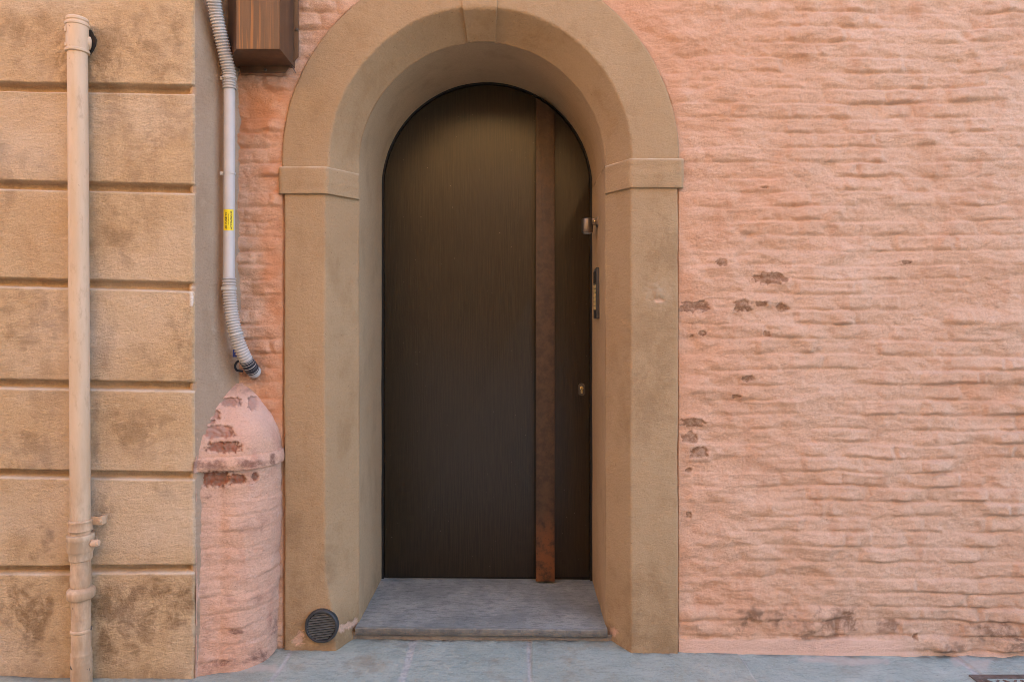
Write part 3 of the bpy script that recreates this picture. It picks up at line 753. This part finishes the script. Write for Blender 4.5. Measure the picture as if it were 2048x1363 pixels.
# ------------------------------------------------------------------ round vent grille
vc = W(643.5, 1250.5, DP - 0.008)
vt = thing('vent_grille', vc, 'round black louvred vent low on the jamb beside the granite step', 'vent')
vr = 33.5 / F * DP
bm = bmesh.new(); bm_lathe(bm, [(-.012, vr * .98), (0.002, vr), (0.006, vr * .985), (0.009, vr * .94), (0.0095, vr * .86), (0.006, vr * .825), (0.0, vr * .815), (-.006, vr * .815)], vc, Vector((0, -1, 0)), 72, caps=False)
from_bm('rim', bm, m_anthr, vt)
bm = bmesh.new(); bm_lathe(bm, [(-.007, vr * .6), (-.006, vr * .85)], vc, Vector((0, -1, 0)), 48)
from_bm('dark_back_disc', bm, m_ventin, vt)  # near-black disc paints the shade in the gaps behind the louvres
tl = math.tan(R(7)); nsl = 11
for k in range(nsl):
    zz = vr * .80 * (-1 + 2 * (k + .5) / nsl); w = math.sqrt(max(0, (vr * .83) ** 2 - zz ** 2))
    bm = bmesh.new()
    ths = vr * .80 / nsl
    lo = [(-w, -1), (w, 1)]
    vs = []
    for x_ in (-w, w):
        zc = vc.z + zz + x_ * tl
        # louvre blade: leans outward at its lower edge
        for (yo, zo) in ((-.0062, -ths * .42), (-.0085, -ths * .10), (.0010, ths * .60), (.0040, ths * .30)):
            vs.append(bm.verts.new((vc.x + x_, vc.y + yo, zc + zo)))
    for j in range(4): bm.faces.new((vs[j], vs[(j + 1) % 4], vs[4 + (j + 1) % 4], vs[4 + j]))
    bm.faces.new(vs[:4]); bm.faces.new(vs[4:][::-1])
    from_bm('louvre', bm, m_vent, vt, smooth=False)

# ------------------------------------------------------------------ corner guard
xg = wx(478, DP)
gu = thing('corner_guard', (xg, DP, 0), 'rounded pink plastered brick guard post with pointed top in the wall corner', 'guard post')
z_ring0, z_ring1, z_ap = wz(936, 2.24), wz(908, 2.24), wz(764, DP)
def guard_rows(zarr, svals, ridge=0.0):
    th = np.concatenate([np.linspace(-0.25, math.pi / 2, 70)])
    ext = np.linspace(0, 1, 26)[1:]
    cols = []
    for z, (sx, sy) in zip(zarr, svals):
        ex = 2 / 2.25
        x = xg + sx * np.sign(np.cos(th)) * np.abs(np.cos(th)) ** ex; y = DP + 0.012 - sy * np.sign(np.sin(th)) * np.abs(np.sin(th)) ** ex
        x = np.concatenate([x, x[-1] - ext * 0.112]); y = np.concatenate([y, y[-1] - ext * 0.036])
        cols.append(np.stack([x, y, np.full(len(x), z)], 1))
    P = np.array(cols)
    Ts = np.gradient(P, axis=1); N = np.stack([-Ts[..., 1], Ts[..., 0], 0 * Ts[..., 0]], -1)
    N /= np.linalg.norm(N, axis=2)[..., None] + 1e-9
    N = -N * np.sign((N[..., 0] * (P[..., 0] - xg + .05) + N[..., 1] * (P[..., 1] - DP - .05)))[..., None] * -1
    P[..., 0] = np.maximum(P[..., 0], XCn + 0.004)
    L = np.cumsum(np.linalg.norm(Ts, axis=2), 1)
    return P, N, L
BR = [(461, 804, 40, 17), (431, 830, 17, 18), (423, 844, 18, 7), (436, 863, 60, 25), (448, 894, 68, 22), (508, 806, 20, 26), (392, 896, 8, 30), (425, 958, 66, 28), (475, 958, 30, 20), (511, 953, 12, 16)]
BN = [(436, 928, 130, 16), (500, 926, 60, 14), (430, 950, 90, 40), (545, 918, 10, 22), (405, 970, 40, 40), (470, 774, 30, 16), (490, 782, 40, 14), (520, 1312, 40, 26), (548, 1250, 20, 40), (470, 1262, 26, 10), (440, 1325, 80, 14), (412, 1335, 30, 20)]
def guard_part(name, zarr, svals, amp=1.0, dome=False):
    P, N, L = guard_rows(zarr, svals)
    Z = P[..., 2]
    h = 0.0060 * fbm(L * 5 + 2, Z * 8, 3, 200) + 0.0034 * fbm(L * 11, Z * 30, 3, 201) + 0.0011 * fbm(L * 50, Z * 80, 3, 202)
    h = h + 0.30 * (brick_relief(L + 5, Z, 50) - 0.006)
    u, v = proj(P)
    ch = patches(u, v, BR, 210, 0.55, 0.08, 0.14, 3.2); stn = patches(u, v, BN, 220, 0.9, 0.4, 0.08) * 0.8
    stn = np.maximum(stn, np.clip(fbm(L * 8, Z * 14, 4, 203) * 1.2 - .25, 0, .45))
    h = h * amp - 0.008 * ch + ch * 0.009 * fbm(L * 70, Z * 70, 3, 204)
    pale = (ss(z_ring1 + 0.02, z_ring1 + .1, Z) * 0.6 if dome else 0 * Z)
    if dome: pale = pale * (0.6 + 0.6 * fbm(L * 6, Z * 6, 3, 205)).clip(0, 1)
    P = P + N * h[..., None]
    P[..., 0] = np.maximum(P[..., 0], XCn + 0.002)
    return grid(name, P, m_guard, gu, dict(chip=ch, stain=stn, pale=pale), flip=True)
zc = np.arange(-0.03, z_ring0 + 0.008, 0.004)
RX, RY = wx(562, DP) - xg, 0.160
sv = [(RX * (0.90 + 0.10 * ss(0.0, 0.5, np.array(z))), RY * (1.0 + 0.05 * ss(0.3, 0.0, np.array(z)))) for z in zc]
guard_part('shaft', zc, sv)
zr_ = np.concatenate([[0.0], np.linspace(0, 1, 18)])
led = [0.020 * math.sqrt(max(0.0, 1 - ((t - 0.35) / 0.67) ** 2)) - 0.026 * (i in (0, len(zr_) - 1)) for i, t in enumerate(zr_)]
sv = [(RX + 0.6 * o, RY + o) for o in led]
def tilt(o, amt): pass
guard_part('ledge', z_ring0 + zr_ * (z_ring1 - z_ring0), sv, 0.9)
zd = z_ring1 - 0.004 + (z_ap - z_ring1) * (1 - (1 - np.linspace(0, 1, 70)) ** 1.5)
sv = []
for z in zd:
    f = max(0.0, (z_ap - z) / (z_ap - z_ring1)); f = max(0.0, 1 - (1 - min(1, f)) ** 1.85) ** 0.86
    f = min(f, 1.0)
    sv.append((0.002 + RX * 0.985 * f, 0.002 + RY * 1.02 * f))
guard_part('cap', zd, sv, 0.75, dome=True)

# ------------------------------------------------------------------ downpipe
YP = DL - 0.040
dp = thing('downpipe', (wx(158, YP), YP, 0), 'beige painted downpipe fixed to the grooved ochre wall', 'pipe')
def px_pipe(py): return wx(155 + 6 * (py - 100) / 940, YP)
def leaning(name, prof, mat, n=44, parent=dp):
    bm = bmesh.new(); rings = []
    for py, rpx in prof:
        z = wz(py, YP); x = px_pipe(py); r = rpx / F * YP
        rings.append([bm.verts.new((x + r * math.cos(2 * math.pi * k / n), YP + r * math.sin(2 * math.pi * k / n), z)) for k in range(n)])
    for a, b in zip(rings, rings[1:]):
        for k in range(n): bm.faces.new((a[k], a[(k + 1) % n], b[(k + 1) % n], b[k]))
    bm.faces.new(rings[0]); bm.faces.new(rings[-1][::-1])
    return from_bm(name, bm, mat, parent)
leaning('pipe', [(100, 18)] + [(y, 18) for y in range(140, 1060, 60)] + [(1066, 18)], m_pipe)
leaning('branch_fitting', [(36, 15.5), (37, 18.5), (39, 20), (43, 20), (45, 18.5), (47, 18.5), (48, 21.5), (50, 22), (53, 21.5), (54, 20), (100, 20), (101, 21.5), (103, 22), (106, 21.5), (107.5, 18)], m_pipe)
bm = bmesh.new()
ax = Vector((0.75, 0.66, 0)); c0 = Vector((px_pipe(80), YP, wz(82, YP)))
bm_lathe(bm, [(0, .021), (.030, .021), (.034, .0205), (.036, .015)], c0, ax, 32)
from_bm('branch_stub', bm, m_pipe, dp)
for py, hh in ((60, 11), (92, 7)):
    bm = bmesh.new(); bm_box(bm, px_pipe(py) - .024, px_pipe(py) - .018, YP - .028, YP - .020, wz(py + hh, YP), wz(py, YP), .002)
    from_bm('mould_lug', bm, m_pipe, dp)
leaning('pipe_clamp', [(1038, 18.3), (1038.5, 21), (1041, 22), (1043, 21), (1056, 21), (1058, 22), (1060, 21), (1060.5, 18.3)], m_castiron)
leaning('coupling', [(1066, 18.2), (1067, 23.5), (1069, 24.5), (1078, 24.5), (1079.5, 23.6), (1098, 23.6), (1101, 22.5), (1104, 20.8), (1117, 20.3), (1119, 18.5)], m_pipe)
lo = []
rs = np.random.RandomState(3)
for py in np.arange(1117, 1450, 3.0):
    r = 17.3 + 1.6 * math.sin((py - 1117) / 30) * (py < 1170) + 0.5 * rs.randn() * .5
    if py > 1300: r += 1.6
    lo.append((py, r))
leaning('cast_iron_pipe', lo, m_castiron)
leaning('bell_collar', [(1172, 18), (1174, 21), (1177, 24.5), (1180, 25.5), (1186, 25.2), (1192, 24.5), (1195, 22.5), (1197, 18)], m_castiron)
leaning('bead_ring', [(1255.5, 17.5), (1257, 19.3), (1259, 19.6), (1261, 19.2), (1262.5, 17.5)], m_castiron)
bm = bmesh.new()
zb0, zb1 = wz(1051, YP), wz(1035, YP)
bm_box(bm, px_pipe(1045) + .024, wx(208, DL - .02), YP + .010, YP + .014, zb0, zb1, .001)
bm_box(bm, wx(200, DL - .02), wx(208, DL - .02), YP + .012, DL + .004, zb0, zb1, .001)
bm_lathe(bm, [(0, .0055), (.004, .0055), (.006, .004)], (wx(196, YP), YP + .010, (zb0 + zb1) / 2), Vector((0, -1, 0)), 8)
from_bm('wall_bracket', bm, m_castiron, dp)
m_valve = flat_metal('pale_pink_fitting', (0.66, 0.46, 0.31), (0.6, 0.4, 0.26), 0.5)
bm = bmesh.new()
c0 = Vector((px_pipe(1085) + .028, YP - .006, wz(1085, YP)))
bm_lathe(bm, [(0, .007), (.010, .007), (.0105, .0112), (.026, .0112), (.0265, .0095), (.031, .0095), (.0315, .006)], c0, Vector((1, .1, 0.05)), 20)
from_bm('drain_plug', bm, m_valve, dp)

# hole in the plaster round the branch, its dark depth painted on a raised plug
hx = thing('pipe_hole', W(170, 90, DL), 'dark ragged hole in the ochre plaster where the pipe branch enters', 'hole')
bm = bmesh.new()
n = 28
cH = W(173, 86, DL - .004); pts = []
for k in range(n):
    a = 2 * math.pi * k / n; r = 0.034 * (1 + .16 * float(perlin(np.array(k * .45), np.array(.3), 230)))
    pts.append((cH.x + r * .95 * math.cos(a), cH.z + r * 1.25 * math.sin(a)))
bm_prism(bm, pts, 'y', DL - .0095, DL + .01, .0015)
from_bm('hole_dark_plug', bm, flat_metal('painted_hole_dark', (0.02, 0.013, 0.008), (0.05, 0.03, 0.015), 0.95, 0, 60, .002), hx)

# ------------------------------------------------------------------ grey conduit in the corner
cd = thing('cable_conduit', W(458, 400, 2.265), 'pale grey plastic conduit with ribbed flexible ends running down the wall corner', 'conduit')
def ribs(path, r0, amp, period):
    s = np.concatenate([[0], np.cumsum(np.linalg.norm(np.diff(path, axis=0), axis=1))])
    return r0 + amp * np.clip(1.6 * np.sin(2 * np.pi * s / period), -1, 1)
YCN = 2.268; rC = 11.6 / F * YCN
up = smooth_path([W(415, -130, 2.10), W(424, -40, 2.16), W(430, 15, 2.195), W(438, 55, 2.215), W(447, 95, 2.238), W(455, 130, 2.258), W(458.5, 150, 2.266), W(459, 178, YCN)], 0.0013)
tube('flexible_hose', up, ribs(up, rC * 1.08, 0.0018, 0.0092), m_corr, cd, 28)
stp = np.array([list(W(459, 166, YCN)), list(W(458.8, 300, YCN)), list(W(458.5, 430, YCN)), list(W(458, 566, YCN))])
tube('rigid_pipe', smooth_path([Vector(p) for p in stp], 0.02), rC * 0.93, m_pvc, cd, 40)
dn = smooth_path([W(458, 556, YCN), W(459, 590, YCN), W(463, 625, 2.268), W(470, 660, 2.272), W(481, 695, 2.282), W(493, 720, 2.300), W(503, 736, 2.322), W(509, 744, 2.352)], 0.0013)
tube('flexible_hose', dn, ribs(dn, rC * 1.08, 0.0018, 0.0092), m_corr, cd, 28)
k0 = int(len(dn) * 0.80); seg = dn[k0:k0 + int(len(dn) * .13)]
tube('tape_wrap', seg, ribs(seg, rC * 1.17, 0.0006, 0.006), m_tape, cd, 28)
for (tx, ty, py, d) in ((446, 157, 157, 2.266), (445, 347, 347, YCN), (447, 577, 577, YCN), (460, 668, 668, 2.272)):
    cx_ = {157: 458.5, 347: 458.7, 577: 458.2, 668: 472}[py]
    c0 = W(cx_, py, d); axs = Vector((0.02, 0, -1)) if py < 600 else Vector((0.28, 0.05, -1))
    bm = bmesh.new(); rt = rC * (1.03 if py == 347 else 1.22)
    bm_lathe(bm, [(-.003, rt - .001), (-.0028, rt), (.0028, rt), (.003, rt - .001)], c0, axs, 32, caps=False)
    hd = W(tx - 1, py - (6 if py > 600 else 0), d - .004)
    bm_box(bm, hd.x - .006, hd.x + .004, hd.y - .004, hd.y + .004, hd.z - .0055, hd.z + .0055, .001)
    bm_box(bm, hd.x, c0.x - rt * .7, hd.y - .001, hd.y + .001, hd.z - .0028, hd.z + .0028)
    from_bm('cable_tie', bm, m_tie, cd)
bm = bmesh.new(); p0 = W(472, 706, 2.318)
bm_box(bm, p0.x - .010, p0.x + .006, p0.y - .006, p0.y + .012, p0.z - .013, p0.z + .013, .003)
from_bm('blue_wrap', bm, m_blue, cd)
# black cable tail looping into the hole
cb = smooth_path([W(486, 722, 2.335), W(476, 722, 2.325), W(470, 731, 2.325), W(474, 740, 2.335), W(486, 742, 2.345)], 0.003)
tube('cable_tail', cb, 0.004, m_tape, cd, 10)
# sticker wrapped round the rigid pipe
rs_ = rC * 0.93 + 0.0006
th = np.linspace(R(-68), R(48), 30)      # angle from the street-facing direction, positive to the left
zA, zB = wz(462, YCN), wz(420, YCN)
TH, ZZ = np.meshgrid(th, np.linspace(zA, zB, 6), indexing='ij')
cxx = W(458.5, 440, YCN).x
P = np.stack([cxx - rs_ * np.sin(TH), YCN - rs_ * np.cos(TH), ZZ], -1)
stk = grid('warning_sticker', P, m_yellow, cd, flip=True)
def text_mesh(s, size, z0, th0, length):
    cu = bpy.data.curves.new('t', 'FONT'); cu.body = s; cu.size = size; cu.resolution_u = 2; cu.offset = size * 0.018
    o = bpy.data.objects.new('t', cu); C.objects.link(o); bpy.context.view_layer.update()
    me = bpy.data.meshes.new_from_object(o.evaluated_get(bpy.context.evaluated_depsgraph_get()))
    bpy.data.objects.remove(o)
    co = np.zeros(len(me.vertices) * 3); me.vertices.foreach_get('co', co); co = co.reshape(-1, 3)
    w = co[:, 0].max(); co[:, 0] *= length / w
    return me, co
def put_text(name, s, size, th0, z0, length):
    me, co = text_mesh(s, size, z0, th0, length)
    # writing runs upwards along the pipe; its top points to the left
    thv = th0 + co[:, 1] / rs_
    r = rs_ + 0.0005
    V = np.stack([cxx - r * np.sin(thv), YCN - r * np.cos(thv), z0 + co[:, 0]], 1)
    me.vertices.foreach_set('co', V.ravel().astype(np.float32)); me.name = name; me.update()
    link(name, me, m_ink, stk)
put_text('lettering', 'INRETE', 0.0088, R(0), zA + 0.0185, 0.042)
put_text('lettering', 'DISTRIBUZIONE', 0.0034, R(-17), zA + 0.0185, 0.036)
put_text('lettering', 'ATTENZIONE', 0.0066, R(-48), zA + 0.004, 0.060)
bm = bmesh.new()
for k in range(3):     # small emblem: three slanted bars ending in a point
    pts = []
    for (a, b) in ((0.004 + .0012 * k, 4 + 7 * k), (0.0155, 4 + 7 * k), (0.0165, 8 + 7 * k), (0.006 + .0012 * k, 8 + 7 * k)):
        t_ = R(b - 1.5); r = rs_ + .0005
        pts.append(bm.verts.new((cxx - r * math.sin(t_), YCN - r * math.cos(t_), zA + a)))
    bm.faces.new(pts)
from_bm('emblem', bm, m_ink, stk, smooth=False)

# ------------------------------------------------------------------ brown sheet metal box
bx = thing('metal_cover_box', (wx(560, 2.204), 2.25, wz(135, DP)), 'brown sheet metal cover box with rust drips above the pink wall corner', 'box')
zb = wz(135, DP); zt = zb + 1.5
xr = wx(560, 2.204); xl = wx(473, 2.204)
bm = bmesh.new()
bm_prism(bm, [(-.962, DP + .02), (-.962, 2.290), (xl, 2.204), (xr, 2.204), (xr - .004, DP + .02)], 'z', zb, zt, 0.0015)
cov = from_bm('cover', bm, m_box, bx, angle=20)
at = cov.data.attributes.new('drip', 'FLOAT', 'POINT')
me = cov.data
bmm = bmesh.new(); bmm.from_mesh(me)
me.attributes.remove(me.attributes['drip'])
bmm.free()
# front sheet, separate so that the rust drips stay on it
xsF = np.linspace(xl + .001, xr - .0012, 40); zsF = np.linspace(zb + .0016, zt - .002, 60)
X, Z = np.meshgrid(xsF, zsF, indexing='ij')
grid('front_sheet', np.stack([X, np.full_like(X, 2.2025), Z], -1), m_box, bx, dict(drip=np.clip(0.25 + 1.1 * (1 - (X - xl) / (xr - xl)), 0, 1)))
bm = bmesh.new()
xf0, xf1 = wx(583, DP), wx(599, DP)
bm_prism(bm, [(xf0 - .004, wz(133, DP)), (xf0 + .002, wz(133, DP)), (xf1, wz(116, DP)), (xf1, zt), (xf0 - .004, zt)], 'y', DP - .012, DP - .008, .0006)
bm_prism(bm, [(wx(480, DP), wz(133, DP)), (wx(484, DP), wz(148, DP)), (wx(573, DP), wz(148, DP)), (wx(584, DP), wz(133, DP))], 'y', DP - .0125, DP - .0085, .0006)
from_bm('flange', bm, m_box, bx)
for px_, py_ in ((594, 60), (531, 140)):
    c0 = W(px_, py_, DP - .0125)
    bm = bmesh.new(); bm_lathe(bm, [(-.001, .0052), (.002, .0052), (.0035, .0035), (.0036, .001)], c0, Vector((0, -1, 0)), 18)
    from_bm('screw', bm, m_escut, bx)
bm = bmesh.new(); tb = [W(585, 134, DP - .02), W(593, 146, DP - .018)]
bm.free()
tube('wire_end', smooth_path([W(583, 131, DP - .012), W(588, 139, DP - .022), W(592, 147, DP - .02)], .004), .0016, m_lamp, bx, 8)

# ------------------------------------------------------------------ drain cover
x0, y0 = wx(1937, 2.236), 2.236
x1, y1 = x0 + 0.50, y0 - 0.50
dc = thing('drain_cover', (x0, y0, gz(x0)), 'rusty iron drain cover with raised diamond tread set in the grey paving', 'drain cover')
bm = bmesh.new(); zz = gz(x0 + .2)
for a, b, c, d in ((x0, x1, y0 - .022, y0), (x0, x1, y1, y1 + .022), (x0, x0 + .022, y1 + .022, y0 - .022), (x1 - .022, x1, y1 + .022, y0 - .022)):
    bm_box(bm, a, b, c, d, zz - .03, zz + .006, .001)
from_bm('frame', bm, m_drain, dc)
bm = bmesh.new(); bm_box(bm, x0 + .025, x1 - .025, y1 + .025, y0 - .025, zz - .03, zz + .001, .001)
k = 0
for i in range(16):
    for j in range(16):
        cx_ = x0 + .04 + i * .028; cy_ = y0 - .04 - j * .028; s_ = 1 if (i + j) % 2 else -1
        vs = []
        for zt_, sh in ((zz - .001, 1.0), (zz + .006, .8)):
            vs.append([bm.verts.new((cx_ + (a * .5 * .7071 - b * .7071 * s_ * .5), cy_ + (a * .7071 * s_ * .5 + b * .7071 * .5), zt_)) for a, b in ((-.024 * sh, -.007 * sh), (.024 * sh, -.007 * sh), (.024 * sh, .007 * sh), (-.024 * sh, .007 * sh))])
        bm.faces.new(vs[1])
        for q_ in range(4): bm.faces.new((vs[0][q_], vs[0][(q_ + 1) % 4], vs[1][(q_ + 1) % 4], vs[1][q_]))
from_bm('tread_plate', bm, m_drain, dc, smooth=False)

# ------------------------------------------------------------------ unseen house across the narrow street, added and shaped for its sunlit warm bounce
bm = bmesh.new()
YO = -2.3
bm_box(bm, -16, 2.2, YO - 4, YO, -0.2, 5.1)
bm_box(bm, -16, 2.3, YO - .01, YO + .25, 5.0, 5.2)
f = from_bm('bounce_facade', bm, m_roofline, smooth=False); tag(f, kind='structure')
# unseen body added behind the pink wall, so that the sun does not shine through
bm = bmesh.new(); bm_box(bm, -14, 7.2, 2.97, 7.0, -0.2, 7.6)
b = from_bm('house_body', bm, m_roofline, smooth=False); tag(b, kind='structure')
